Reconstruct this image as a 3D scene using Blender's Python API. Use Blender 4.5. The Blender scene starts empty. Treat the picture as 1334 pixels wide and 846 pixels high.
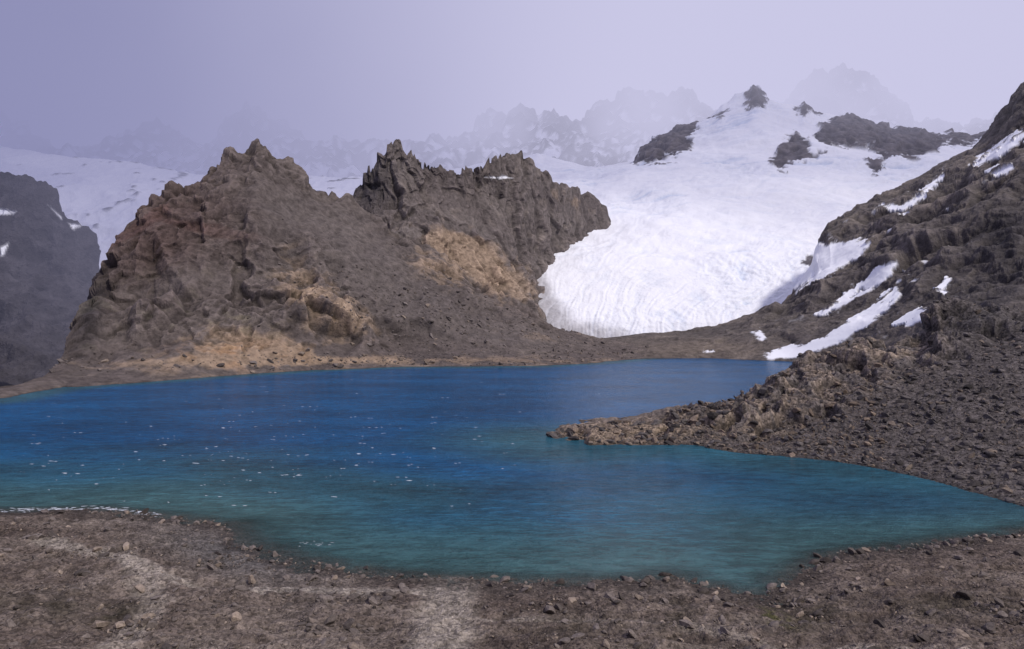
import bpy, math, numpy as np, time
T0=time.time()
rng=np.random.default_rng(7)
EYE=50.0   # camera height above the lake

# ------------------------------------------------------------------ noise
_g=rng.normal(size=(4096,3)); _g/=np.linalg.norm(_g,axis=1)[:,None]
_r=rng.random((4096,3))
def _hash(x,y,z):
    h=x*374761393+y*668265263+z*1440670441
    h=(h^(h>>13))*1274126177; return (h^(h>>16))&4095
def gnoise(p):
    i=np.floor(p).astype(np.int64); f=p-i
    w=f*f*f*(f*(f*6-15)+10)
    out=np.zeros(len(p))
    for dx in (0,1):
        for dy in (0,1):
            for dz in (0,1):
                g=_g[_hash(i[:,0]+dx,i[:,1]+dy,i[:,2]+dz)]
                d=g[:,0]*(f[:,0]-dx)+g[:,1]*(f[:,1]-dy)+g[:,2]*(f[:,2]-dz)
                out+=d*(w[:,0] if dx else 1-w[:,0])*(w[:,1] if dy else 1-w[:,1])*(w[:,2] if dz else 1-w[:,2])
    return out*1.5
def fbm(p,o=4,gain=.5):
    s=0;a=1;t=0
    for k in range(o):
        s=s+a*gnoise(p*2.03**k+17.3*k);t+=a;a*=gain
    return s/t
def ridged(p,o=4,gain=.5):
    s=0;a=1;t=0
    for k in range(o):
        n=1-np.abs(gnoise(p*2.03**k+9.1*k))*1.8
        s=s+a*n;t+=a;a*=gain
    return s/t-0.5
def blocks(p,tilt=1.2):
    """fractured rock: every cell is a tilted flat facet; returns height"""
    i=np.floor(p).astype(np.int64); best=np.full(len(p),1e9);val=np.zeros(len(p))
    for dx in (-1,0,1):
        for dy in (-1,0,1):
            for dz in (-1,0,1):
                h=_hash(i[:,0]+dx,i[:,1]+dy,i[:,2]+dz)
                d=p-(i+np.array([dx,dy,dz])+_r[h]); q=(d*d).sum(1)
                m=np.nonzero(q<best)[0]; hm=h[m]
                best[m]=q[m]; val[m]=(_g[hm]*d[m]).sum(1)*tilt+(_r[(hm*7+3)&4095,0]-.5)
    return val
def sst(a,b,x):
    t=np.clip((x-a)/(b-a),0,1);return t*t*(3-2*t)
def box(a,n,axis):
    a=np.moveaxis(a,axis,-1);h=n//2
    pad=[(0,0)]*(a.ndim-1)+[(h+1,n-1-h)]
    c=np.cumsum(np.pad(a,pad,mode='edge'),-1)
    return np.moveaxis((c[...,n:]-c[...,:-n])/n,-1,axis)
def blur(a,n): return box(box(a,n,0),n,1)
def cavity_shade(disp,a=7,b=31,s=2.0):
    """occlusion shading put into the colour: ridges lighter, hollows darker"""
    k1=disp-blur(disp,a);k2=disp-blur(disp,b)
    return np.tanh(k1/(k1.std()*s))*.6+np.tanh(k2/(k2.std()*s))*.5  # curvature-based shade, multiplied into the vertex colours

# ------------------------------------------------------------------ mesh helpers
def grid_mesh(name,P,mat,cols=None,attrs=None,smooth=False,keep=None):
    nv,nu,_=P.shape
    me=bpy.data.meshes.new(name)
    idx=np.arange(nv*nu).reshape(nv,nu)
    q=np.stack([idx[:-1,:-1],idx[:-1,1:],idx[1:,1:],idx[1:,:-1]],-1).reshape(-1,4)
    V=P.reshape(-1,3)
    if keep is not None: q=q[keep.reshape(-1)[q].all(1)]
    me.vertices.add(nv*nu); me.vertices.foreach_set('co',V.reshape(-1).astype(np.float32))
    n=len(q)
    me.loops.add(n*4); me.loops.foreach_set('vertex_index',q.reshape(-1).astype(np.int32))
    me.polygons.add(n); me.polygons.foreach_set('loop_start',np.arange(0,n*4,4,dtype=np.int32))
    me.polygons.foreach_set('use_smooth',np.full(n,smooth))
    me.update(calc_edges=True)
    finish(me,cols,attrs)
    me.materials.append(mat)
    ob=bpy.data.objects.new(name,me);bpy.context.scene.collection.objects.link(ob)
    return ob
def finish(me,cols,attrs):
    if cols is not None:
        a=me.color_attributes.new('Col','FLOAT_COLOR','POINT')
        c=np.ones((len(me.vertices),4),np.float32);c[:,:3]=cols.reshape(-1,3)
        a.data.foreach_set('color',c.reshape(-1))
    for k,v in (attrs or {}).items():
        a=me.attributes.new(k,'FLOAT','POINT');a.data.foreach_set('value',v.reshape(-1).astype(np.float32))
def tri_mesh(name,V,F,mat,cols=None,smooth=False):
    me=bpy.data.meshes.new(name)
    me.vertices.add(len(V));me.vertices.foreach_set('co',V.reshape(-1).astype(np.float32))
    n=len(F);k=F.shape[1]
    me.loops.add(n*k);me.loops.foreach_set('vertex_index',F.reshape(-1).astype(np.int32))
    me.polygons.add(n);me.polygons.foreach_set('loop_start',np.arange(0,n*k,k,dtype=np.int32))
    me.polygons.foreach_set('use_smooth',np.full(n,smooth))
    me.update(calc_edges=True);finish(me,cols,None)
    me.materials.append(mat)
    ob=bpy.data.objects.new(name,me);bpy.context.scene.collection.objects.link(ob)
    return ob

# terrain sections: each row is a line traced in image pixels at assumed depths (column, row, distance),
# image columns/rows in pixels, unprojected from the camera to metres here
def loft(rows,u,steps,sm=5,keep=None,cren=None):
    D=[];Z=[]
    for i,r in enumerate(rows):
        r=np.array(r,float)
        d=np.interp(u,r[:,0],r[:,2]);v=np.interp(u,r[:,0],r[:,1])
        if cren is not None and i in cren: v=v+cren[i]
        D.append(d);Z.append(EYE+(400-v)/1000*d)
    D=np.array(D);Z=np.array(Z)
    for i in range(len(rows)):
        if keep is None or i not in keep:
            for _ in range(2):
                D[i]=box(D[i][None],31,1)[0];Z[i]=box(Z[i][None],31,1)[0]
        else:
            D[i]=box(D[i][None],15,1)[0]
    t=[0]
    for i,s in enumerate(steps): t+=list(np.linspace(i,i+1,s+1)[1:])
    t=np.array(t);i0=np.clip(np.floor(t).astype(int),0,len(rows)-2);f=(t-i0)[:,None]
    d=D[i0]*(1-f)+D[i0+1]*f; z=Z[i0]*(1-f)+Z[i0+1]*f
    X=(u[None]-667)/1000*d
    return np.stack([X,d,z],-1),t
def normals(P):
    du=np.gradient(P,axis=1);dv=np.gradient(P,axis=0)
    n=np.cross(du,dv);n/=np.linalg.norm(n,axis=2)[...,None]+1e-9
    for _ in range(3): n=blur(n,9)
    return n/(np.linalg.norm(n,axis=2)[...,None]+1e-9)
def image_coords(P):  # world positions projected back to image pixel coordinates
    return 667+1000*P[...,0]/P[...,1], 400-1000*(P[...,2]-EYE)/P[...,1]
def polymask(U,V,poly,soft,nz=0):
    poly=np.array(poly,float);ins=np.zeros(U.shape,bool);dist=np.full(U.shape,1e9)
    for a,b in zip(poly,np.roll(poly,-1,0)):
        c=((a[1]>V)!=(b[1]>V))&(U<(b[0]-a[0])*(V-a[1])/((b[1]-a[1])+1e-12)+a[0]);ins^=c
        e=b-a;L=e@e+1e-9;t=np.clip(((U-a[0])*e[0]+(V-a[1])*e[1])/L,0,1)
        dist=np.minimum(dist,np.hypot(U-a[0]-t*e[0],V-a[1]-t*e[1]))
    s=np.where(ins,dist,-dist)+nz
    return sst(-soft,soft,s)
def blob(U,V,cu,cv,ru,rv,ang=0):
    a=math.radians(ang);x=(U-cu);y=(V-cv)
    xr=x*math.cos(a)+y*math.sin(a);yr=-x*math.sin(a)+y*math.cos(a)
    return np.exp(-((xr/ru)**2+(yr/rv)**2))
def mixc(c,m,col): return c*(1-m[...,None])+np.array(col)*m[...,None]
def N3(P,s,f,*a):
    q=P.reshape(-1,3)*np.array(s);return f(q,*a).reshape(P.shape[:2])
def warp(P,s,amp):
    q=P.reshape(-1,3)*s
    w=np.stack([fbm(q+11,3),fbm(q+57,3),fbm(q+91,3)],-1)*amp
    return (P.reshape(-1,3)+w).reshape(P.shape)

# ------------------------------------------------------------------ materials
def newmat(name):
    m=bpy.data.materials.new(name);m.use_nodes=True
    nt=m.node_tree;b=nt.nodes['Principled BSDF'];return m,nt,b
def math_(nt,op,a,b=None,c=None):
    n=nt.nodes.new('ShaderNodeMath');n.operation=op
    for i,x in enumerate((a,b,c)):
        if x is None: continue
        if isinstance(x,(int,float)): n.inputs[i].default_value=x
        else: nt.links.new(x,n.inputs[i])
    return n.outputs[0]
def noise(nt,vec,scale,detail=8,rough=.6):
    n=nt.nodes.new('ShaderNodeTexNoise');n.inputs['Scale'].default_value=scale
    n.inputs['Detail'].default_value=detail;n.inputs['Roughness'].default_value=rough
    nt.links.new(vec,n.inputs['Vector']);return n.outputs[0]
def maprange(nt,x,a,b,c,d):
    n=nt.nodes.new('ShaderNodeMapRange');nt.links.new(x,n.inputs[0])
    for i,v in enumerate((a,b,c,d)): n.inputs[i+1].default_value=v
    return n.outputs[0]
def rock_material(name,fine,bump=1.0,contrast=1.0,peb=None):
    m,nt,b=newmat(name);L=nt.links.new
    at=nt.nodes.new('ShaderNodeAttribute');at.attribute_name='Col'
    sn=nt.nodes.new('ShaderNodeAttribute');sn.attribute_name='snow'
    geo=nt.nodes.new('ShaderNodeNewGeometry');pos=geo.outputs['Position']
    n1=noise(nt,pos,fine*1.5,5,.75)
    f=maprange(nt,n1,0.33,0.67,1-.6*contrast,1+.6*contrast)
    if peb:
        pv=nt.nodes.new('ShaderNodeTexVoronoi');pv.inputs['Scale'].default_value=peb;L(pos,pv.inputs['Vector'])
        sp=nt.nodes.new('ShaderNodeSeparateColor');L(pv.outputs['Color'],sp.inputs[0])
        f=math_(nt,'MULTIPLY',f,maprange(nt,sp.outputs[0],0,1,.5,1.5))
    inv=math_(nt,'SUBTRACT',1,sn.outputs['Fac'])
    f=math_(nt,'ADD',math_(nt,'MULTIPLY',math_(nt,'SUBTRACT',f,1),inv),1)
    vm=nt.nodes.new('ShaderNodeVectorMath');vm.operation='SCALE';L(at.outputs['Color'],vm.inputs[0]);L(f,vm.inputs['Scale'])
    L(vm.outputs[0],b.inputs['Base Color'])
    b.inputs['Roughness'].default_value=.9;b.inputs['Specular IOR Level'].default_value=.15
    h=math_(nt,'MULTIPLY',n1,3.0)
    if peb: h=math_(nt,'SUBTRACT',h,math_(nt,'MULTIPLY',pv.outputs['Distance'],.6))
    bp=nt.nodes.new('ShaderNodeBump');bp.inputs['Strength'].default_value=.8
    bp.inputs['Distance'].default_value=bump/fine*.12
    L(math_(nt,'MULTIPLY',h,math_(nt,'ADD',math_(nt,'MULTIPLY',inv,.9),.1)),bp.inputs['Height']);L(bp.outputs[0],b.inputs['Normal'])
    return m
M_mtn=rock_material('mountain_rock',.10,.9,.7)
M_far=rock_material('far_rock',.02,1.0,.8)
M_mor=rock_material('moraine_rock',.35,1.0,.8,peb=1.1)
M_gnd=rock_material('gravel_ground',.25,.8,.7,peb=2.4)
M_stone=rock_material('stone',1.2,.5,.7)

def glacier_material():
    m,nt,b=newmat('glacier_ice_and_snow');L=nt.links.new
    at=nt.nodes.new('ShaderNodeAttribute');at.attribute_name='Col'
    rk=nt.nodes.new('ShaderNodeAttribute');rk.attribute_name='rock'
    geo=nt.nodes.new('ShaderNodeNewGeometry');pos=geo.outputs['Position']
    n2=noise(nt,pos,.06,5,.72)
    f=maprange(nt,n2,.3,.7,.95,1.03)
    rf=maprange(nt,n2,.3,.7,.5,1.5)
    f=math_(nt,'ADD',math_(nt,'MULTIPLY',f,math_(nt,'SUBTRACT',1,rk.outputs['Fac'])),math_(nt,'MULTIPLY',rf,rk.outputs['Fac']))
    vm=nt.nodes.new('ShaderNodeVectorMath');vm.operation='SCALE';L(at.outputs['Color'],vm.inputs[0]);L(f,vm.inputs['Scale'])
    L(vm.outputs[0],b.inputs['Base Color']);b.inputs['Roughness'].default_value=.7
    b.inputs['Specular IOR Level'].default_value=.2
    bp=nt.nodes.new('ShaderNodeBump');bp.inputs['Strength'].default_value=.6;bp.inputs['Distance'].default_value=4
    L(n2,bp.inputs['Height']);L(bp.outputs[0],b.inputs['Normal'])
    return m
M_ice=glacier_material()

SNOW=(.86,.865,.90)
def shore(lst,ext=0):
    return [(u,v,EYE*1000/(v-400)) for u,v in lst]
def sink(row,dd,z):   # row moved by dd metres in range at height z
    return [(u,400-(z-EYE)/(d+dd)*1000,d+dd) for u,v,d in row]
def battlement(u,widths,amp,seed):
    """irregular rock-tower skyline: uneven steps with sloping tops"""
    r=np.random.default_rng(seed);e=[u[0]-1]
    while e[-1]<u[-1]+20: e.append(e[-1]+r.uniform(*widths))
    e=np.array(e);k=np.searchsorted(e,u)-1
    h=r.normal(size=len(e))*amp;s=r.normal(size=len(e))*.8
    v=h[k]+s[k]*(u-e[k]-3)
    return np.clip(v,-2.2*amp,2.2*amp)

# ================================================================== brown mountain (left/centre)
shA=shore([(-500,548),(-200,535),(0,522),(60,508),(130,502),(200,497),(290,490),(400,483),(520,478),(620,478),(700,477),(760,474),(800,471),(840,467),(870,464)])
A1=[(-500,545,340),(-200,532,373),(0,517,420),(30,511,440),(60,499,475),(100,484,520),(160,460,570),(250,446,590),(330,440,620),(430,445,650),(520,450,680),(600,455,700),(700,461,715),(800,464,745),(870,463,770)]
A2=[(-500,543,342),(-200,529,378),(0,512,430),(30,506,450),(60,495,485),(95,470,550),(125,400,610),(200,370,640),(300,360,665),(400,372,695),(500,392,720),(600,418,745),(700,442,760),(800,454,775),(870,457,790)]
A3=[(-500,541,344),(-200,527,382),(0,509,440),(30,503,460),(60,492,495),(92,464,565),(115,405,625),(130,362,645),(200,300,680),(260,285,700),(330,265,720),(400,300,745),(460,330,765),(550,365,780),(650,410,800),(750,440,815),(870,452,830)]
AC=[(-500,540,346),(-200,525,385),(0,507,450),(30,500,470),(60,489,505),(85,472,560),(90,463,580),(98,440,610),(110,410,640),(122,380,655),(130,350,670),(150,325,690),(172,290,710),(200,262,735),(240,243,760),(262,237,770),(272,218,780),(300,202,790),(325,193,800),(335,186,803),(345,190,805),(355,200,810),(380,215,815),(395,225,820),(410,243,825),(440,255,835),(457,263,840),(500,288,850),(560,322,865),(620,368,880),(680,408,890),(720,428,895),(780,440,900),(870,450,900)]
AB=[(u_,v+35+25*sst(60,150,u_),d+15+45*sst(60,150,u_)) for u_,v,d in AC]
u=np.arange(-500,866,1.5)
P,t=loft([sink(shA,-25,-7),shA,A1,A2,A3,AC,AB,sink(AC,220,-20)],u,[8,60,90,90,90,14,8],keep=(1,5,6))
n=normals(P)
U,V=image_coords(P)
up=sst(1.5,40,P[...,2])*.92+.08
crest=sst(3.6,5,t)[:,None]
W=warp(P,.02,22)
big=N3(W,(.011,.011,.006),ridged,3)
bl1=blur(N3(W,(.024,.024,.018),blocks,1.4),3);bl2=blur(N3(warp(P,.05,9),(.065,.065,.06),blocks,1.3),2)
bl0=blur(N3(warp(P+60,.008,45),(.009,.009,.008),blocks,1.4),9)
med=N3(W,(.035,.035,.022),ridged,5,.62)
fin=N3(P,(.16,.16,.12),ridged,3,.6)
gul=N3(P,(.03,.012,.004),ridged,4,.55)
scree=np.clip(blob(U,V,545,395,130,32,22)+blob(U,V,460,310,75,38,38)+blob(U,V,360,270,50,34,35)*.9+blob(U,V,620,430,110,13,8)+blob(U,V,250,365,70,18,-10)*.6,0,1)
butt=np.clip(blob(U,V,410,380,62,42,50)+blob(U,V,470,425,50,26,40)*.7+blob(U,V,640,350,60,28,35)+blob(U,V,300,205,60,22,0)*.9+blob(U,V,220,265,60,20,-25)*.8+blob(U,V,290,455,70,30)*.8+blob(U,V,120,400,25,60,12)*.8,0,1)
crag=np.clip(.76+.4*butt-.90*scree,.10,1.1)
disp=(big*13*(1-.7*crest)+bl0*13*(1-crest)*(.3+.7*crag)+bl1*8.0*(1-.35*crest)*crag+med*6*(.25+.75*crag)+bl2*3.8*crag+gul*3+butt*5*(1-crest))*up+fin*1.2*(.25+.75*up)*(.4+.6*crag)
P2=P+n*(disp*.85)[...,None]
P2[...,2]+=(bl2*2.5+bl1*2.0)*(crest**3)*up*sst(6.2,5,t)[:,None]
U,V=image_coords(P2)
c=np.ones(P.shape)*np.array([.108,.088,.080])
g=N3(P,(.02,.02,.03),fbm,4);g2=N3(P+500,(.045,.045,.07),fbm,5,.6);g4=N3(P+700,(.012,.012,.05),fbm,5,.65)
c=mixc(c,sst(-.2,.3,g)*.6,(.142,.118,.104))
c=mixc(c,sst(.05,.35,g2)*.4,(.18,.148,.126))
c=mixc(c,sst(.0,.3,g4)*.45,(.070,.057,.053))
red=np.clip(blob(U,V,210,300,110,65,-20)*1.1+g2*.5*blob(U,V,230,320,170,100),0,1)
c=mixc(c,red*.7,(.078,.050,.044))
c=mixc(c,sst(.2,.55,blob(U,V,180,295,45,8,-35)+blob(U,V,280,300,60,8,10)+g2*.6)*.3*blob(U,V,220,300,130,70),(.11,.05,.042))
tan=np.clip(blob(U,V,640,355,75,30,35)*1.1+blob(U,V,405,385,70,42,50)*.9+blob(U,V,470,420,50,30,40)*.6+blob(U,V,290,450,60,32)*.95+blob(U,V,370,460,50,20)*.9+blob(U,V,560,350,50,20,30)*.8+blob(U,V,700,440,60,14)*.5+blob(U,V,520,470,400,7)*.8+blob(U,V,180,480,100,12)*.6,0,1.2)
tm=np.clip(sst(-.2,.2,g2*1.2+tan-.62)*tan,0,1)
c=mixc(c,tm*.85,(.31,.225,.155))
c=mixc(c,sst(-.05,.3,g2)*blob(U,V,310,462,80,18)*.75,(.34,.19,.095))
c=mixc(c,scree*.55,(.122,.104,.097))
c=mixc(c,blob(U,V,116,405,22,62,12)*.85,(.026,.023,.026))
c=mixc(c,sst(.1,.35,g2)*blob(U,V,260,420,160,60)*.35,(.10,.10,.06))
c=c*np.clip(1+.45*cavity_shade(disp)*(.35+.65*crag),.35,1.6)[...,None]
c=mixc(c,sst(1.8,0,P2[...,2])*.6*sst(-.1,.3,g2),(.28,.22,.17))
c=c*(1-sst(.6,0,P2[...,2])*.5)[...,None]
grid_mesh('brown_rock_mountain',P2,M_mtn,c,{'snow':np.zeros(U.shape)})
mountainA=P2

# ================================================================== spire ridge
B0=[(380,400,900),(500,350,900),(600,380,930),(680,410,950),(700,425,970),(712,435,990),(730,450,1000),(830,458,1000)]
B1=[(380,390,930),(457,320,930),(500,300,930),(560,305,950),(620,330,980),(680,375,1020),(692,398,1040),(702,412,1060),(730,430,1100),(830,440,1150)]
B2=[(380,370,960),(457,290,960),(500,260,955),(560,270,990),(620,285,1030),(680,322,1090),(697,350,1140),(730,358,1200),(830,380,1250)]
B3=[(380,350,980),(457,275,980),(480,250,970),(510,222,970),(560,238,1010),(620,250,1050),(680,264,1120),(700,286,1160),(730,308,1230),(765,304,1270),(785,296,1320),(800,312,1340),(830,350,1340)]
BC=[(380,350,1000),(400,330,1000),(440,285,1000),(457,264,990),(462,244,985),(470,238,985),(480,226,985),(490,220,985),(495,207,985),(503,202,985),(505,186,985),(510,190,985),(514,183,985),(521,182,987),(524,196,990),(530,203,990),(541,208,1000),(556,214,1005),(575,216,1020),(600,222,1035),(612,222,1045),(625,215,1050),(640,210,1070),(652,203,1090),(665,199,1110),(680,198,1130),(688,204,1150),(694,217,1160),(720,234,1200),(750,246,1260),(765,252,1300),(780,262,1330),(788,270,1345),(793,284,1350),(800,310,1350),(830,350,1360)]
BB=[(u_,v+50,d+60) for u_,v,d in BC]
u=np.arange(380,830,1.0)
cr_=battlement(u,(3,13),5.0,12)*sst(528,536,u)*sst(625,600,u)+battlement(u,(2.5,8),2.6,5)*sst(462,475,u)*sst(700,680,u)+battlement(u,(6,20),1.6,8)*sst(690,700,u)*sst(790,770,u)
P,t=loft([B0,B1,B2,B3,BC,BB,sink(BC,250,-20)],u,[50,60,60,70,12,6],keep=(4,5),cren={4:cr_,5:cr_})
n=normals(P);crest=sst(2.8,4,t)[:,None]
U,V=image_coords(P)
W=warp(P,.02,18)
big=N3(W,(.010,.010,.005),ridged,3);med=N3(W,(.035,.035,.018),ridged,5,.6);bl1=blur(N3(W,(.028,.028,.013),blocks,1.3),3);bl2=blur(N3(W,(.08,.08,.05),blocks,1.2),2)
soft=1-.6*np.clip(blob(U,V,600,275,90,28,30)+blob(U,V,735,275,60,35,20),0,1)
disp=(big*14*(1-.8*crest)+med*7*(1-.4*crest)+bl1*8*(1-.4*crest)+bl2*3)*soft
P2=P+n*disp[...,None]
U,V=image_coords(P2)
c=np.ones(P.shape)*np.array([.122,.102,.095])
g=N3(P,(.015,.015,.02),fbm,4);g2=N3(P+900,(.04,.04,.05),fbm,4)
c=mixc(c,sst(-.2,.3,g)*.6,(.160,.137,.125))
c=mixc(c,sst(.05,.35,g2)*.4,(.21,.175,.15))
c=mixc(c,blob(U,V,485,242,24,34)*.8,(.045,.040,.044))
tan=np.clip(blob(U,V,640,355,78,34,35)*1.1+blob(U,V,590,320,45,18,20)+blob(U,V,745,262,40,12,15)*.6,0,1)
c=mixc(c,np.clip(sst(-.2,.2,g2+tan-.58)*tan,0,1)*.85,(.32,.235,.165))
c=c*np.clip(1+.42*cavity_shade(disp),.35,1.6)[...,None]
sn=polymask(U,V,[(632,231),(655,229),(670,232),(650,234)],1,g2*5-.5)
c=mixc(c,sn,SNOW)
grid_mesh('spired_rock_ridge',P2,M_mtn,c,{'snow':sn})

# ================================================================== glacier
def flat(v,d,us=(450,1450)): return [(us[0],v,d),(us[1],v,d)]
G0=flat(455,985)
G1=[(450,440,1015),(700,437,1015),(1000,432,1030),(1450,430,1050)]
G2=flat(420,1035);G3=flat(395,1075);G4=flat(350,1150);G5=flat(300,1300);G6=flat(250,1550)
G7=[(450,240,1900),(780,232,1900),(860,212,1900),(950,203,1900),(1200,208,1900),(1450,200,1900)]
G8=[(450,235,2100),(780,224,2100),(830,216,2100),(900,180,2100),(1000,165,2100),(1150,180,2100),(1250,190,2100),(1450,180,2100)]
GC=[(450,240,2350),(600,222,2400),(650,212,2400),(700,203,2400),(760,216,2400),(800,216,2350),(828,212,2300),(836,193,2280),(870,172,2280),(905,160,2280),(925,150,2280),(940,132,2290),(960,122,2300),(974,120,2300),(980,111,2300),(988,111,2300),(994,122,2300),(1000,130,2300),(1020,135,2300),(1040,138,2300),(1048,131,2300),(1060,146,2300),(1090,150,2300),(1110,150,2300),(1130,158,2300),(1160,165,2300),(1200,170,2300),(1220,178,2300),(1240,173,2300),(1265,178,2300),(1290,172,2300),(1450,150,2300)]
u=np.arange(450,1450,1.4)
P,t=loft([G0,G1,G2,G3,G4,G5,G6,G7,G8,GC,[(a,b+40,d+120) for a,b,d in GC],sink(GC,600,-20)],u,[6,16,26,50,60,60,60,60,60,10,6],keep=(9,10))
U,V=image_coords(P)
P[...,2]-=220*sst(590,480,U)
wob=N3(P,(.016,.016,.022),fbm,5,.75)*24
polys=[[(828,216),(832,190),(868,170),(905,158),(945,142),(935,152),(912,160),(902,178),(893,198),(870,212),(850,214)],
 [(972,124),(980,108),(990,108),(1004,134),(990,138),(976,138)],
 [(1038,142),(1047,128),(1068,148),(1050,148)],
 [(1062,178),(1072,162),(1095,148),(1125,150),(1150,160),(1200,164),(1228,180),(1220,200),(1190,210),(1160,205),(1130,190),(1100,188),(1075,196)],
 [(1003,218),(1012,195),(1035,176),(1055,182),(1052,205),(1075,205),(1040,214),(1015,222)],
 [(1225,186),(1235,172),(1275,172),(1300,176),(1260,192)],
 [(1130,214),(1140,206),(1158,208),(1142,222)],
 [(1045,347),(1050,338),(1062,342),(1056,351)]]
rock=np.zeros(U.shape)
for p in polys: rock=np.maximum(rock,polymask(U,V,p,1.8,wob))
n=normals(P)
PW=warp(P,.006,45)
yc=[900,1020,1300,1550,1900,2300,2600];xc=[105,130,300,454,650,812,900];hw=[80,140,260,380,520,640,700]
ac=(PW[...,0]-np.interp(PW[...,1],yc,xc))/np.interp(PW[...,1],yc,hw)
F=np.stack([ac*22,PW[...,1]*.006,PW[...,2]*.004],-1)
flow=N3(F,(1,1,1),ridged,5,.75)
F2=np.stack([ac*2.6,PW[...,1]*.028+ac*ac*2.0,PW[...,2]*0],-1)
trans=N3(F2,(1,1,1),ridged,5,.6)
sel=N3(P+333,(.0045,.0045,.004),fbm,3)
ck=np.clip(sst(-.05,.25,sel),0,1)
lump=N3(P,(.005,.005,.008),fbm,4)
crev=N3(PW,(.03,.07,.05),ridged,4,.65)
toe=sst(1250,1040,P[...,1])
disp=lump*30*sst(1000,1300,P[...,1])+flow*(1.4+1.6*toe)+trans*(2.4+8*ck)*(1-.6*toe)+crev*(1.2+3*ck)
rd=N3(P,(.02,.02,.012),ridged,5,.6);rb=blur(N3(P,(.03,.03,.02),blocks,1.3),3)
disp=disp*(1-.7*rock)+rock*(1+rd*11+rb*10)
P2=P+n*disp[...,None]
U,V=image_coords(P2)
c=np.ones(P.shape)*np.array(SNOW)
c=mixc(c,sst(.05,-.3,trans)*(.14+.45*ck),(.46,.55,.70))
c=mixc(c,sst(.0,-.3,flow)*(.14+.2*toe),(.48,.53,.62))
c=mixc(c,sst(-.1,.3,sel)*.15,(.64,.71,.85))
dirt=polymask(U,V,[(690,350),(708,352),(718,385),(748,418),(800,431),(860,445),(690,450)],10,wob*.5)
c=mixc(c,dirt*.7*(.6+.4*sst(-.3,.2,flow)),(.22,.20,.205))
c=mixc(c,rock,(.095,.085,.095));c=mixc(c,rock*sst(.0,.3,rb)*.5,(.16,.14,.14))
grid_mesh('glacier',P2,M_ice,c,{'rock':np.maximum(rock,dirt*.3)},smooth=True)

# ================================================================== right-hand mountain
shR=shore([(690,466),(840,467),(930,467),(980,469),(1030,471),(1100,476),(1200,490),(1334,510),(2100,560)])
R1=[(690,460,775),(840,458,765),(930,456,765),(985,456,750),(1030,453,730),(1100,446,690),(1200,420,620),(1334,400,560),(2100,380,500)]
R2=[(690,456,800),(840,449,800),(930,443,810),(985,432,800),(1040,420,790),(1100,400,760),(1200,360,720),(1334,320,680),(2100,250,600)]
R3=[(690,452,850),(840,441,860),(930,432,870),(985,416,870),(1040,394,880),(1080,358,890),(1120,330,890),(1200,290,860),(1334,220,820),(2100,100,800)]
RC=[(690,452,900),(760,445,900),(820,438,900),(900,429,910),(960,418,930),(985,410,940),(1020,392,960),(1035,380,965),(1052,362,975),(1062,345,985),(1066,325,1000),(1074,305,1020),(1082,290,1040),(1110,272,1070),(1130,266,1080),(1160,250,1100),(1200,228,1130),(1240,205,1160),(1275,184,1180),(1288,172,1180),(1300,155,1180),(1318,130,1170),(1334,112,1160),(1400,60,1150),(1500,20,1150),(2100,-100,1200)]
u=np.concatenate([np.arange(690,1400,1.4),np.arange(1400,2100,4)])
P,t=loft([sink(shR,-25,-7),shR,R1,R2,R3,RC,[(a,b+45,d+60) for a,b,d in RC],sink(RC,260,-20)],u,[6,40,75,85,95,12,8],keep=(1,5,6))
n=normals(P);crest=sst(4,5,t)[:,None]
up=sst(5,70,P[...,2])*.8+.2
q=np.stack([P[...,0]*.85+P[...,2]*.5,P[...,1],P[...,2]*.85-P[...,0]*.5],-1)   # dipping strata
W=warp(q,.015,26)
big=N3(W,(.008,.008,.012),ridged,3);med=N3(W,(.022,.022,.038),ridged,5,.62);fin=N3(q,(.10,.10,.14),ridged,3,.6)
bl1=blur(N3(W,(.014,.014,.026),blocks,1.6),7);bl2=blur(N3(W,(.045,.045,.08),blocks,1.4),3)
U,V=image_coords(P)
disp=(big*19*(1-.6*crest)+bl1*8*(1-.4*crest)+med*7*(1-.3*crest)+bl2*2.2)*up+fin*1.4*(.4+.6*up)
P2=P+n*disp[...,None];U,V=image_coords(P2)
wob=N3(P,(.035,.035,.035),fbm,6,.8)*24
sp=[[(988,466),(1040,448),(1075,440),(1105,418),(1140,396),(1168,376),(1175,384),(1150,410),(1122,430),(1095,446),(1070,459),(1035,469),(1000,470)],
 [(1062,411),(1090,393),(1115,373),(1140,350),(1170,336),(1176,343),(1150,370),(1120,387),(1095,404),(1070,414)],
 [(1062,321),(1090,315),(1135,313),(1132,324),(1105,346),(1060,368),(1035,382),(1030,372)],
 [(1150,267),(1175,268),(1200,248),(1230,224),(1228,234),(1200,260),(1180,276),(1160,276)],
 [(1262,215),(1300,188),(1345,165),(1345,178),(1300,206),(1275,217)],
 [(1163,424),(1195,402),(1220,401),(1203,421),(1180,427)],
 [(1218,378),(1232,361),(1243,363),(1230,382)],[(1286,224),(1318,212),(1320,220),(1295,230)],
 [(978,434),(990,430),(1000,440),(994,445),(984,442)],[(917,459),(930,456),(935,461)],[(1240,192),(1262,176),(1268,180),(1248,198)]]
snow=np.zeros(U.shape)
for p in sp: snow=np.maximum(snow,polymask(U,V,p,1.0,wob*.55-.8))
snow=np.maximum(snow,sst(.32,.38,N3(q+70,(.04,.04,.07),fbm,4,.65))*blob(U,V,1170,330,110,70,-40)*.9)
g=N3(P,(.015,.015,.02),fbm,4);g2=N3(q+300,(.015,.02,.05),fbm,5,.6)
c=np.ones(P.shape)*np.array([.094,.081,.076])
c=mixc(c,sst(-.2,.3,g)*.6,(.128,.110,.100))
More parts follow.
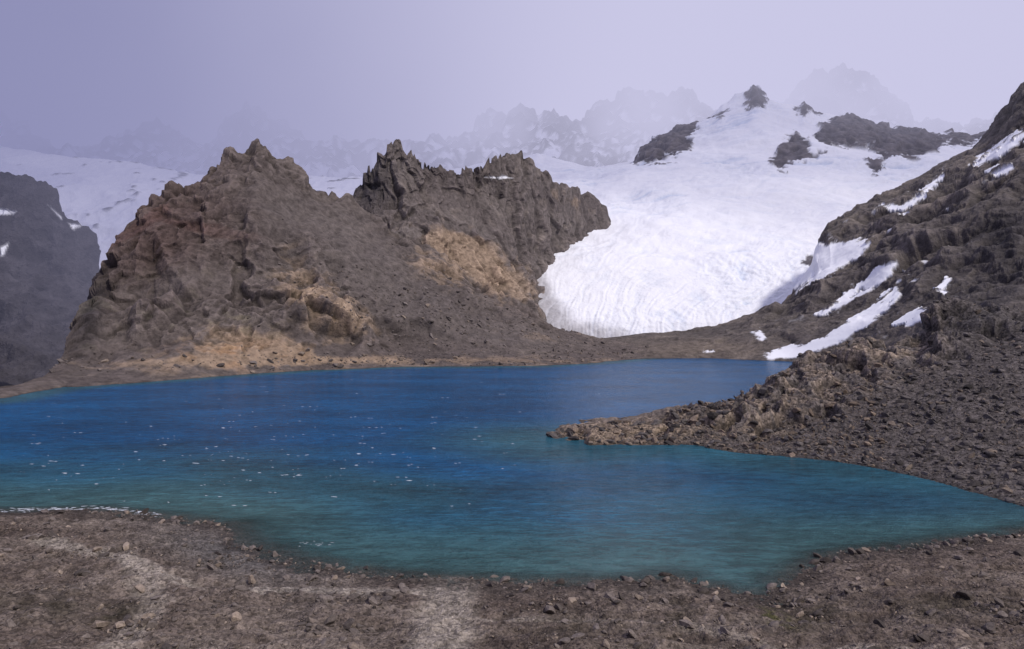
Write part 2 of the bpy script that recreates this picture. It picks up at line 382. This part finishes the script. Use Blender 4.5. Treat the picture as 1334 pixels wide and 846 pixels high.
c=mixc(c,sst(.0,.3,g2)*.5,(.205,.172,.144))
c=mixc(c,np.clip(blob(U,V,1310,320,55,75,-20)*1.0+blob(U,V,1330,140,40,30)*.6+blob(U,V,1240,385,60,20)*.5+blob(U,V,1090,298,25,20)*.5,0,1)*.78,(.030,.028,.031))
c=mixc(c,blob(U,V,900,455,130,14)*.5,(.19,.15,.115))
c=c*np.clip(1+.45*cavity_shade(disp),.35,1.6)[...,None]
c=mixc(c,snow,SNOW)
c=c*(1-sst(.8,0,P2[...,2])*.4)[...,None]
sb=blur(disp,25)
P2=P2*(1-snow[...,None])+(P+n*(sb*.8+disp*.2+1.0)[...,None])*snow[...,None]
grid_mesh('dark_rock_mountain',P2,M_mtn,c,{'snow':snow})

# ================================================================== peninsula and scree hill
shH=shore([(680,574),(712,574),(760,580),(900,580),(960,590),(1080,600),(1180,618),(1260,640),(1334,660),(1500,700),(2300,760)])
shH=[(u_,v if u_>=712 else v+20,d) for u_,v,d in shH]
H1=[(680,592,290),(706,578,291),(712,571.5,292),(760,572,286),(900,562,290),(960,563,284),(1080,567,272),(1180,570,258),(1260,576,245),(1334,582,238),(2300,610,190)]
H2=[(680,592,293),(706,580,294),(712,570.5,294),(760,565,297),(900,546,308),(960,542,305),(1030,522,305),(1080,507,305),(1180,494,300),(1260,486,292),(1334,478,285),(2300,420,250)]
HC=[(680,592,297),(707,580,297),(713,568,297),(740,561,302),(800,554,310),(860,541,318),(900,532,325),(940,528,330),(975,521,335),(985,506,338),(1005,494,340),(1030,481,345),(1055,466,348),(1080,455,350),(1100,448,352),(1130,440,355),(1170,437,358),(1196,430,360),(1206,409,362),(1225,402,365),(1270,400,368),(1334,401,370),(2300,360,380)]
u=np.concatenate([np.arange(680,1400,.9),np.arange(1400,2300,6)])
P,t=loft([sink(shH,-14,-6),shH,H1,H2,HC,[(a,400-(((EYE+(400-b)/1000*d)*.5-1)-EYE)/(d+35)*1000,d+35) for a,b,d in HC],sink(HC,90,-8)],u,[10,60,90,100,30,12],keep=(1,4))
n=normals(P);U,V=image_coords(P)
out=np.clip(blob(U,V,800,560,120,25,-8)+blob(U,V,1110,480,110,36,-30)+blob(U,V,1200,450,50,30)+blob(U,V,1270,425,100,28)+blob(U,V,1010,520,60,28,-30)+blob(U,V,940,565,80,16)*.7,0,1)
W=warp(P,.06,8)
bl0=blur(N3(W,(.032,.032,.045),blocks,1.5),7)
bl1=blur(N3(W,(.075,.075,.10),blocks,1.5),5);bl2=blur(N3(warp(P,.2,2.0),(.22,.22,.3),blocks,1.4),3)
big=N3(P,(.03,.03,.03),ridged,3);med=N3(W,(.10,.10,.14),ridged,5,.62);fin=N3(P,(.5,.5,.6),ridged,3,.6);lum=N3(P,(.35,.35,.35),fbm,4,.7)
up=sst(0,6,P[...,2])*.75+.25
edge=sst(700,730,U)
disp=(big*2.5*up*(.5+.5*out)+bl0*4.4*out*up+bl1*3.2*out*up+med*(.5+1.3*out)*up+bl2*(.25+.8*out)*up+fin*.2+lum*.4)*edge
P2=P+n*disp[...,None];U,V=image_coords(P2)
hillP=P2
g=N3(P,(.05,.05,.05),fbm,4);g2=N3(P+300,(.15,.15,.2),fbm,4)
c=np.ones(P.shape)*np.array([.086,.074,.069])
c=mixc(c,sst(-.2,.3,g)*.6,(.112,.097,.090))
c=mixc(c,np.clip(out*sst(-.25,.25,g2)*(1-sst(1180,1260,U)),0,1)*.7,(.225,.175,.132))
c=mixc(c,blob(U,V,790,566,110,18,-5)*.6,(.30,.225,.155))
c=mixc(c,blob(U,V,1270,420,90,28)*.7,(.042,.038,.038))
c=c*np.clip(1+.48*cavity_shade(disp)*(.3+.7*out),.3,1.6)[...,None]
c=c*(1-sst(.7,0,P2[...,2])*.45)[...,None]
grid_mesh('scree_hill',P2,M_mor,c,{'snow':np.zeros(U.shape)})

# ================================================================== foreground ground (beach and viewpoint slope)
SX=np.array([-500,-162,-125,-101,-85,-74,-66,-58,-46,-36,-28,-23,-10,4.6,18,30,36,41,45,50,56,65,74,85,105,113,149,260,500.])
SY=np.array([195,187,187,189,183,179,175,160,151,147,144,142,140,138.5,139,141,136,132.5,133,139,146,154,157,160,167,170,182,205,240.])
xs=np.concatenate([np.linspace(-500,-112,60)[:-1],np.arange(-112,122,.25),np.linspace(122,600,70)])
ys=np.concatenate([np.linspace(-200,98,70)[:-1],np.arange(98,200,.25),np.linspace(200.3,290,60)])
X,Y=np.meshgrid(xs,ys)
P=np.stack([X,Y,0*X],-1)
w=N3(P,(.12,.12,1),fbm,4)
ysh=np.interp(X,SX,SY)
ysh=ysh+N3(np.stack([X,0*X,0*X],-1),(.10,1,1),fbm,6,.7)*6
s=ysh-Y
land=.075*np.clip(s,0,60)+np.where(Y<100,45*(np.clip(100-Y,0,100)/100)**2,0)
shelf=np.exp(-((X+50)/20)**2)
bed=np.where(s<0,s*(.085-.05*shelf*sst(-20,-4,s)),0)
bed=np.maximum(bed,-18)
Z=np.minimum(land,49.0-1.6)+bed
rut=N3(P+40,(.10,.22,1),ridged,4,.6)
hum=N3(P+140,(.055,.09,1),ridged,3,.5)
grit=N3(P+240,(.9,.9,1),ridged,3,.7)
Z+=(w*1.1*sst(-10,10,s)+N3(P,(.5,.5,1),fbm,4,.6)*.35+N3(P,(.035,.035,1),fbm,3)*2.4*sst(5,30,s)+rut*1.0*sst(2,14,s)+hum*1.8*sst(3,20,s))+grit*.12
Z=np.where((np.hypot(X,Y)<12),np.minimum(Z,47.8),Z)
P=np.stack([X,Y,Z],-1)
frontP=P
yy=np.maximum(Y,20);U=667+1000*X/yy;V=400-1000*(Z-EYE)/yy
g=N3(P,(.06,.06,0),fbm,4);g2=N3(P+80,(.2,.2,0),fbm,5,.6);g3=N3(P+180,(.03,.09,0),fbm,5,.6)
c=np.ones(P.shape)*np.array([.112,.088,.073])
c=mixc(c,sst(-.15,.25,g)*.7,(.155,.125,.104))
c=mixc(c,sst(-.05,.3,g3)*.45,(.19,.158,.133))
c=mixc(c,sst(.0,-.3,g3)*.6,(.070,.053,.044))
c=mixc(c,sst(.05,.35,g2)*.5,(.068,.052,.042))
def trail(pts,wd):
    m=np.zeros(U.shape)
    for a,b in zip(pts[:-1],pts[1:]):
        a=np.array(a,float);b=np.array(b,float);e=b-a;tt=np.clip(((X-a[0])*e[0]+(Y-a[1])*e[1])/(e@e),0,1)
        dd=np.hypot(X-a[0]-tt*e[0],Y-a[1]-tt*e[1]);m=np.maximum(m,sst(wd*1.4,wd*.5,dd+g2*2.5))
    return m
path=np.maximum(trail([(-11.5,139),(-10.5,126),(-10,110),(-10,95)],4.6)*1.0,trail([(-100,158),(-78,146),(-66,137),(-52,130),(-30,133),(-14,132)],2.0))
path=np.maximum(path,trail([(-66,137),(-56,120),(-52,100)],2.4)*.7);path=np.maximum(path,trail([(-8,120),(20,118),(40,108),(60,100)],1.5)*.6)
c=mixc(c,path*.85,(.26,.225,.19))
c=mixc(c,np.clip(blob(U,V,60,790,80,18)*.9+blob(U,V,150,800,40,12,-20)*.9+blob(U,V,880,800,30,40,0)*.7+blob(U,V,1050,800,60,20)*.9+blob(U,V,1240,790,90,18)*.8+blob(U,V,740,815,60,20)*.6,0,1)*sst(-.35,.1,g2)*.85,(.042,.036,.024))
c=mixc(c,blob(U,V,1010,805,28,9,20)*sst(-.1,.2,g2)*.9,(.07,.07,.02))
c=mixc(c,blob(U,V,300,722,110,28,15)*.8,(.115,.108,.104))
c=c*np.clip(1+.35*cavity_shade(Z-blur(Z,61)),.5,1.5)[...,None]
c=mixc(c,sst(7,1,s)*sst(-1,1,s)*.45,(.06,.05,.045))
wet=sst(.8,.1,Z)
c=c*(1-.4*wet)[...,None]
grid_mesh('gravel_ground',P,M_gnd,c,{'snow':np.zeros(U.shape)})

# ================================================================== stones
def ico():
    import bmesh
    bm=bmesh.new();bmesh.ops.create_icosphere(bm,subdivisions=2,radius=1)
    v=np.array([q.co[:] for q in bm.verts]);f=np.array([[a.index for a in q.verts] for q in bm.faces]);bm.free();return v,f
IV,IF=ico()
templates=[]
for k in range(14):
    v=IV.copy()
    for j in range(9):
        nn=rng.normal(size=3);nn/=np.linalg.norm(nn);h=rng.uniform(.35,.75)
        dd=v@nn; v=v-np.clip(dd-h,0,None)[:,None]*nn
    v*=np.array([1.25,rng.uniform(.6,1.0),rng.uniform(.55,.95)])
    templates.append(v)
def stones(name,pos,size,cols,mat=M_stone):
    Vs=[];Fs=[];Cs=[];o=0
    for p,s,c in zip(pos,size,cols):
        v=templates[rng.integers(14)]*s
        a=rng.uniform(0,6.28);ca,sa=math.cos(a),math.sin(a)
        tl=rng.normal()*.3
        x=v[:,0]*ca-v[:,1]*sa;y=v[:,0]*sa+v[:,1]*ca;z=v[:,2]+tl*x
        Vs.append(np.stack([x+p[0],y+p[1],z+p[2]+s*.12],-1));Fs.append(IF+o);o+=len(v);Cs.append(np.repeat(c[None],len(v),0))
    tri_mesh(name,np.concatenate(Vs),np.concatenate(Fs),mat,np.concatenate(Cs))
def stonecol(nn,base=(.14,.12,.11),k=1.):
    b=np.array(base)[None]*rng.uniform(.45,1.6,(nn,1));r=rng.random(nn)
    b[r>.85]=np.array((.27,.215,.17))*k*rng.uniform(.6,1.2,(int((r>.85).sum()),1))
    return b
def hz(x,y):
    i=np.clip(np.searchsorted(ys,y),0,len(ys)-1);j=np.clip(np.searchsorted(xs,x),0,len(xs)-1);return frontP[i,j,2]
nn=52000
x=rng.uniform(-115,125,nn);y=rng.uniform(98,188,nn)
dens=fbm(np.stack([x*.05,y*.10,0*x],-1),5,.6)
ysx=np.interp(x,SX,SY);sd=ysx-y
pr=np.clip(.12+1.6*sst(.0,.35,dens)+.5*np.exp(-(sd/4)**2),0,1)
keep=(sd>-3)&(rng.random(nn)<pr)&~((np.abs(x+10.5)<4.2)&(rng.random(nn)<.85)&(sd>3))
x,y,sd=x[keep],y[keep],sd[keep]
sz=.085*(rng.pareto(1.65,len(x))+1);sz=np.clip(sz,.085,1.2)
big=[(-20.5,129,1.3),(-60,112,1.5),(-18,139,.9),(-33,141,.8),(28,139,.9),(52,150,.7),(86,158,1.2),(88,159,.9),(62,106,1.1),(13,105,1.1),(70,152,.7),(24,124,.7),(-88,178,.8),(95,160,.8),(48,136,.9),(43,139,.6),(64,108,.7),(-75,120,.7)]
x=np.append(x,[b[0] for b in big]);y=np.append(y,[b[1] for b in big]);sz=np.append(sz,[b[2] for b in big])
stones('beach_stones',np.stack([x,y,hz(x,y)],-1),sz,stonecol(len(x),(.12,.10,.088)))
nv,nu,_=hillP.shape
ii=rng.integers(10,262,34000);jj=rng.integers(0,760,34000)
pp=hillP[ii,jj];ok=(pp[:,2]>.1)&(pp[:,0]<270);pp=pp[ok]
uu,vv=image_coords(pp)
oo=np.clip(blob(uu,vv,800,560,120,25,-8)+blob(uu,vv,1110,480,110,36,-30)+blob(uu,vv,1200,450,50,30)+blob(uu,vv,1270,425,100,28)+blob(uu,vv,1010,520,60,28,-30),0,1)
ok=rng.random(len(pp))>oo*.85;pp=pp[ok];uu=uu[ok];vv=vv[ok];oo=oo[ok]
sz=np.clip(.16*(rng.pareto(1.8,len(pp))+1),.16,1.7)
bc=stonecol(len(pp),(.088,.077,.072),.7)
tb=(uu<1150)&(rng.random(len(pp))<.3);bc[tb]=np.array((.19,.145,.11))*rng.uniform(.5,1.25,(int(tb.sum()),1))
tip=(rng.random(len(pp))<.03*(oo>.3));sz[tip]=rng.uniform(1.0,2.4,int(tip.sum()))
sel_=rng.permutation(len(pp))[:15000]
stones('scree_boulders',pp[sel_],sz[sel_],bc[sel_])
nv,nu,_=mountainA.shape
ii=rng.integers(10,300,9000);jj=rng.integers(300,nu-1,9000);pp=mountainA[ii,jj]
ok=pp[:,2]>.3;pp=pp[ok]
uu,vv=image_coords(pp);w_=blob(uu,vv,560,410,180,60,12)+blob(uu,vv,500,472,400,12)
ok=rng.random(len(pp))<w_;pp=pp[ok]
sz=np.clip(.5*(rng.pareto(2.2,len(pp))+1),.45,3.0)
stones('slope_rubble',pp,sz,stonecol(len(pp),(.13,.11,.10),.8))

# ================================================================== distant hills
def hill(name,rows,u,steps,keep,amps,col,snowf,mat=M_far,seed=0):
    P,t=loft(rows,u,steps,keep=keep);n=normals(P)
    b=N3(P+seed,(.006,.006,.004),ridged,4);m_=N3(P+seed,(.02,.02,.01),ridged,5,.6)
    k_=blur(N3(warp(P+seed,.01,30),(.012,.012,.007),blocks,1.3),3)
    cr=sst(len(rows)-4.5,len(rows)-3,t)[:,None]
    P2=P+n*(b*amps[0]*(1-.6*cr)+m_*amps[1]*.6+k_*amps[1]*.6)[...,None]
    P2[...,2]+=m_*amps[1]*cr*.6
    U,V=image_coords(P2);sn=snowf(U,V,P2,b,m_)
    c=np.ones(P.shape)*np.array(col);c=c*(1-.4*sst(.1,-.3,m_))[...,None];c=mixc(c,sn,SNOW)
    grid_mesh(name,P2,mat,c,{'snow':sn})
DC=[(-600,120,1450),(-200,180,1450),(-60,215,1430),(0,221,1420),(28,224,1420),(45,240,1420),(62,248,1420),(78,275,1420),(100,292,1420),(118,308,1420),(128,332,1420),(140,400,1420),(160,470,1420),(300,500,1420)]
D0=[(-600,505,1020),(300,507,1020)];D1=[(-600,400,1200),(0,420,1200),(100,440,1200),(300,500,1200)]
D2=[(-600,260,1330),(0,310,1330),(90,360,1330),(140,440,1330),(300,500,1330)]
def sD(U,V,P,b,m_):
    s=np.zeros(U.shape);w=m_*9
    for p in [[(0,272),(22,275),(18,280),(-20,282)],[(62,266),(85,285),(80,288)],[(85,288),(108,294),(95,300)],[(0,322),(12,316),(6,332),(0,335)],[(-60,300),(-20,290),(-30,310)]]:
        s=np.maximum(s,polymask(U,V,p,1.5,w*.4-.5))
    return s
hill('shadowed_hill',[D0,D1,D2,DC,[(a,b+40,d+60) for a,b,d in DC],sink(DC,200,-20)],np.arange(-600,300,2.),[60,60,60,8,5],(3,),(40,20),(.055,.05,.056),sD,seed=40)
EC=[(-600,150,2500),(0,190,2500),(60,200,2500),(90,208,2500),(150,208,2500),(250,228,2500),(430,232,2500),(700,225,2500),(760,250,2500)]
E0=[(-600,470,1650),(760,470,1650)];E1=[(-600,340,1850),(760,360,1850)];E2=[(-600,230,2150),(0,245,2150),(250,262,2150),(760,270,2150)]
hill('snowfield',[E0,E1,E2,EC,[(a,b+40,d+60) for a,b,d in EC],sink(EC,300,-20)],np.arange(-600,760,3.),[30,50,50,6,5],(3,),(40,6),(.10,.10,.12),
     lambda U,V,P,b,m_: sst(.46,.36,b+.25*m_),seed=90)
CC=[(-900,60,3600),(-300,110,3600),(0,150,3600),(30,165,3600),(60,188,3600),(90,203,3600),(125,198,3600),(145,180,3600),(165,170,3600),(190,162,3600),(205,155,3600),(225,165,3600),(245,185,3600),(270,200,3600),(290,165,3600),(320,130,3600),(350,150,3600),(400,185,3600),(480,205,3600),(560,190,3600),(600,180,3600),(625,155,3600),(640,143,3600),(660,150,3600),(680,138,3600),(700,152,3600),(715,148,3600),(745,160,3600),(775,138,3600),(790,126,3600),(800,130,3600),(820,117,3600),(835,124,3600),(850,122,3600),(870,125,3600),(885,118,3600),(905,120,3600),(930,145,3600),(980,150,3600),(1030,130,3600),(1055,105,3600),(1070,93,3600),(1080,98,3600),(1100,86,3600),(1120,98,3600),(1140,104,3600),(1170,130,3600),(1190,160,3600),(1260,165,3600),(1334,140,3600),(1800,60,3600),(2300,60,3600)]
C0=[(-900,330,2850),(2300,330,2850)];C1=[(-900,220,3100),(0,260,3100),(640,240,3100),(2300,220,3100)];C2=[(-900,140,3400),(0,205,3400),(320,190,3400),(640,190,3400),(900,165,3400),(1100,140,3400),(1200,185,3400),(2300,120,3400)]
hill('distant_peaks',[C0,C1,C2,CC,[(a,b+40,d+60) for a,b,d in CC],sink(CC,400,-20)],np.arange(-900,2300,3.),[30,50,60,8,5],(3,),(90,40),(.09,.09,.11),
     lambda U,V,P,b,m_: sst(.0,.2,-m_+.3*b+.1+.0007*(700-P[...,2])),seed=150)

m,nt,b=newmat('valley_floor');b.inputs['Base Color'].default_value=(.11,.1,.1,1);b.inputs['Roughness'].default_value=1
gx=np.linspace(-9000,9000,61);gy=np.linspace(-6000,12000,61);X,Y=np.meshgrid(gx,gy)
grid_mesh('valley_ground',np.stack([X,Y,np.full(X.shape,-80.)],-1),m)

# ================================================================== lake water
xs2=np.concatenate([np.arange(-420,-130,4.),np.arange(-130,130,1.0),np.arange(130,420,4.)])
ys2=np.concatenate([np.arange(90,300,1.0),np.arange(300,800,3.)])
X,Y=np.meshgrid(xs2,ys2)
def world(sh): return np.array([((u_-667)/1000*d,d) for u_,v,d in sh])
def dens_line(p,st=3):
    o=[]
    for a,b_ in zip(p[:-1],p[1:]):
        k=max(2,int(np.hypot(*(b_-a))/st));o.append(a+(b_-a)*np.linspace(0,1,k)[:,None])
    return np.concatenate(o)
def dmin(pts):
    o=np.full(X.size,1e9);q=np.stack([X.ravel(),Y.ravel()],-1)
    for i in range(len(pts)):
        o=np.minimum(o,(q[:,0]-pts[i,0])**2+(q[:,1]-pts[i,1])**2)
    return np.sqrt(o).reshape(X.shape)
near=np.stack([SX,SY],-1);near=near[(near[:,0]>-450)&(near[:,0]<300)]
dn=dmin(dens_line(near));dh=dmin(dens_line(world(shH[1:]),5));df=dmin(dens_line(world(shA)[2:],6))
inside=Y>np.interp(X,SX,SY)
img_u=667+1000*X/Y  # image pixel column of each water vertex
sa=np.array(shA);sr=np.array(shR)
lim=np.where(img_u<850,np.interp(img_u,sa[:,0],sa[:,2])+22,np.interp(img_u,sr[:,0],sr[:,2])+20)
wkeep=Y<lim
nz=N3(np.stack([X,Y,0*X],-1),(.02,.03,1),fbm,4)
dep=np.minimum(np.where(inside,dn,0)+nz*14*sst(5,40,dn),np.minimum(dh*1.6+4,df*4))
t1=sst(20,115,dep+nz*20)
c=np.ones(X.shape+(3,))*np.array([.055,.138,.148])
c=mixc(c,sst(5,45,dn)*.75,(.020,.115,.178))
c=mixc(c,t1,(.003,.088,.228))
c=mixc(c,sst(10,0,dn)*.5,(.10,.14,.13))
c=mixc(c,np.exp(-(((X-95)/45)**2+((Y-195)/16)**2))*.6,(.014,.065,.125))
c=c*(1+nz*.3)[...,None]
alpha=.25+.75*sst(0,9,np.where(inside,dn,0)*(1-.45*np.exp(-((X+50)/22)**2)))
m,nt,b=newmat('lake_water');L=nt.links.new
at=nt.nodes.new('ShaderNodeAttribute');at.attribute_name='Col';al=nt.nodes.new('ShaderNodeAttribute');al.attribute_name='opacity'
geo=nt.nodes.new('ShaderNodeNewGeometry')
mp=nt.nodes.new('ShaderNodeMapping');L(geo.outputs['Position'],mp.inputs[0]);mp.inputs['Scale'].default_value=(.4,1,1);mp.inputs['Rotation'].default_value=(0,0,.18)
w1=noise(nt,mp.outputs[0],.35,5,.78);w0=noise(nt,mp.outputs[0],.035,3,.6)
bp=nt.nodes.new('ShaderNodeBump');bp.inputs['Strength'].default_value=1.0;bp.inputs['Distance'].default_value=3.2;L(w1,bp.inputs['Height']);L(bp.outputs[0],b.inputs['Normal'])
f=maprange(nt,math_(nt,'ADD',math_(nt,'MULTIPLY',w1,1.8),w0),1.1,1.7,.58,1.42)
vm=nt.nodes.new('ShaderNodeVectorMath');vm.operation='SCALE';L(at.outputs['Color'],vm.inputs[0]);L(f,vm.inputs['Scale']);L(vm.outputs[0],b.inputs['Base Color'])
b.inputs['Roughness'].default_value=.2;b.inputs['IOR'].default_value=1.15;L(al.outputs['Fac'],b.inputs['Alpha'])
grid_mesh('lake_water',np.stack([X,Y,0*X],-1),m,c,{'opacity':alpha},smooth=True,keep=wkeep)

m,nt,b=newmat('foam');b.inputs['Base Color'].default_value=(.78,.82,.87,1);b.inputs['Roughness'].default_value=.8
Vs=[];Fs=[];o=0
def foam(x,y,L_,W,a):
    global o
    k=12;th=np.linspace(0,2*math.pi,k,endpoint=False);r=rng.uniform(.35,1.1,k)
    px=np.cos(th)*L_*r;py=np.sin(th)*W*r
    ca,sa_=math.cos(a),math.sin(a)
    ring=np.stack([x+px*ca-py*sa_,y+px*sa_+py*ca,np.full(k,.03)],-1)
    Vs.append(np.concatenate([ring,[[x,y,.05]]]))
    Fs.append(np.array([[o+i,o+(i+1)%k,o+k] for i in range(k)]));o+=k+1
for _ in range(260):
    uu=rng.normal(420,270);d=50000/(rng.normal(583,42)-400)
    if not(180<d<580): continue
    x=(uu-667)/1000*d
    if d<np.interp(x,SX,SY)+6 or (x>0 and d<330 and uu>680) or d>np.interp(uu,sa[:,0],sa[:,2])-25: continue
    s_=rng.uniform(.15,1.0)**2.2
    for j in range(rng.integers(1,3)):
        foam(x+rng.normal()*1.0,d+rng.normal()*.5,.2+1.3*s_*rng.uniform(.5,1),.09+.22*s_,-.15+rng.normal()*.2)
for _ in range(160):
    x=rng.uniform(-135,-84);y=np.interp(x,SX,SY)+rng.normal()*.9+1.4
    foam(x,y,rng.uniform(.2,1.2),rng.uniform(.06,.25),rng.normal()*.15)
for _ in range(14):
    x=rng.uniform(-46,-38);foam(x,162+rng.normal()*.8,rng.uniform(.2,.6),.08,0)
tri_mesh('whitecap_foam',np.concatenate(Vs),np.concatenate(Fs),m)

# ================================================================== mist (volume whose own glow stands in for scattered light)
m=bpy.data.materials.new('mist');m.use_nodes=True;nt=m.node_tree;nt.nodes.clear();L=nt.links.new
out_=nt.nodes.new('ShaderNodeOutputMaterial');geo=nt.nodes.new('ShaderNodeNewGeometry')
sx=nt.nodes.new('ShaderNodeSeparateXYZ');L(geo.outputs['Position'],sx.inputs[0])
def ss(x,a,b_,c_,d_):
    n_=nt.nodes.new('ShaderNodeMapRange');n_.interpolation_type='SMOOTHSTEP';L(x,n_.inputs[0])
    for i,v_ in enumerate((a,b_,c_,d_)): n_.inputs[i+1].default_value=v_
    return n_.outputs[0]
ny=noise(nt,geo.outputs['Position'],.0022,2,.5)
far=ss(sx.outputs[1],2350,3200,0,.0018)
left=math_(nt,'MULTIPLY',ss(sx.outputs[0],-50,-650,0,.00040),ss(sx.outputs[1],950,1500,.5,1))
top=ss(sx.outputs[2],350,950,0,.0006)
basef=math_(nt,'ADD',math_(nt,'ADD',far,left),math_(nt,'ADD',top,.00004))
dn_=math_(nt,'MULTIPLY',basef,maprange(nt,ny,.35,.65,.4,1.6))
ab=nt.nodes.new('ShaderNodeVolumeAbsorption');ab.inputs['Color'].default_value=(0,0,0,1);L(dn_,ab.inputs['Density'])
em=nt.nodes.new('ShaderNodeEmission');L(dn_,em.inputs['Strength'])
cr=nt.nodes.new('ShaderNodeMix');cr.data_type='RGBA';L(ss(sx.outputs[0],-1500,500,0,1),cr.inputs[0])
cr.inputs[6].default_value=(.25,.255,.45,1);cr.inputs[7].default_value=(.59,.58,.79,1);L(cr.outputs[2],em.inputs['Color'])
ad=nt.nodes.new('ShaderNodeAddShader');L(ab.outputs[0],ad.inputs[0]);L(em.outputs[0],ad.inputs[1]);L(ad.outputs[0],out_.inputs['Volume'])
m.cycles.volume_step_rate=1.0
bx=np.array([[x,y,z] for z in (-60,2600) for y in (920,5000) for x in (-4000,4000)],float)
F=np.array([[0,2,3,1],[4,5,7,6],[0,1,5,4],[2,6,7,3],[0,4,6,2],[1,3,7,5]])
tri_mesh('mist',bx,F,m)

# ================================================================== world, sun, camera
EL,AZ=48,132
w=bpy.data.worlds.new('World');bpy.context.scene.world=w;w.use_nodes=True;nt=w.node_tree;nt.nodes.clear();L=nt.links.new
o_=nt.nodes.new('ShaderNodeOutputWorld');sky=nt.nodes.new('ShaderNodeTexSky');sky.sky_type='NISHITA';sky.sun_disc=False
sky.sun_elevation=math.radians(EL);sky.sun_rotation=math.radians(AZ)
b1=nt.nodes.new('ShaderNodeBackground');L(sky.outputs[0],b1.inputs[0]);b1.inputs[1].default_value=.1
tc=nt.nodes.new('ShaderNodeTexCoord');n1=noise(nt,tc.outputs['Generated'],2.2,5,.5)
s2=nt.nodes.new('ShaderNodeSeparateXYZ');L(tc.outputs['Generated'],s2.inputs[0])
mx=nt.nodes.new('ShaderNodeMix');mx.data_type='RGBA'
fac=maprange(nt,math_(nt,'ADD',s2.outputs[0],math_(nt,'MULTIPLY',math_(nt,'SUBTRACT',n1,.5),1.1)),-.6,.1,0,1)
L(fac,mx.inputs[0]);mx.inputs[6].default_value=(.31,.315,.55,1);mx.inputs[7].default_value=(.56,.545,.77,1)
b2=nt.nodes.new('ShaderNodeBackground');L(mx.outputs[2],b2.inputs[0]);b2.inputs[1].default_value=1.0
ms=nt.nodes.new('ShaderNodeMixShader');ms.inputs[0].default_value=.94;L(b1.outputs[0],ms.inputs[1]);L(b2.outputs[0],ms.inputs[2]);L(ms.outputs[0],o_.inputs[0])
sl=bpy.data.lights.new('sun','SUN');sl.energy=2.5;sl.angle=math.radians(5);sl.color=(1,.94,.86)
so=bpy.data.objects.new('sun',sl);bpy.context.scene.collection.objects.link(so)
import mathutils
d=mathutils.Vector((math.sin(math.radians(AZ))*math.cos(math.radians(EL)),math.cos(math.radians(AZ))*math.cos(math.radians(EL)),math.sin(math.radians(EL))))
so.rotation_euler=d.to_track_quat('Z','Y').to_euler()
cam=bpy.data.cameras.new('camera');co=bpy.data.objects.new('camera',cam);bpy.context.scene.collection.objects.link(co)
cam.sensor_width=36;cam.lens=36*1000/1334;cam.clip_end=30000;cam.clip_start=.5
co.location=(0,0,EYE);co.rotation_euler=(math.radians(90),0,0);cam.shift_y=-(423-400)/1334
bpy.context.scene.camera=co
vs=bpy.context.scene.view_settings;vs.view_transform='Standard';vs.look='None';vs.exposure=0
print('BUILD',time.time()-T0)
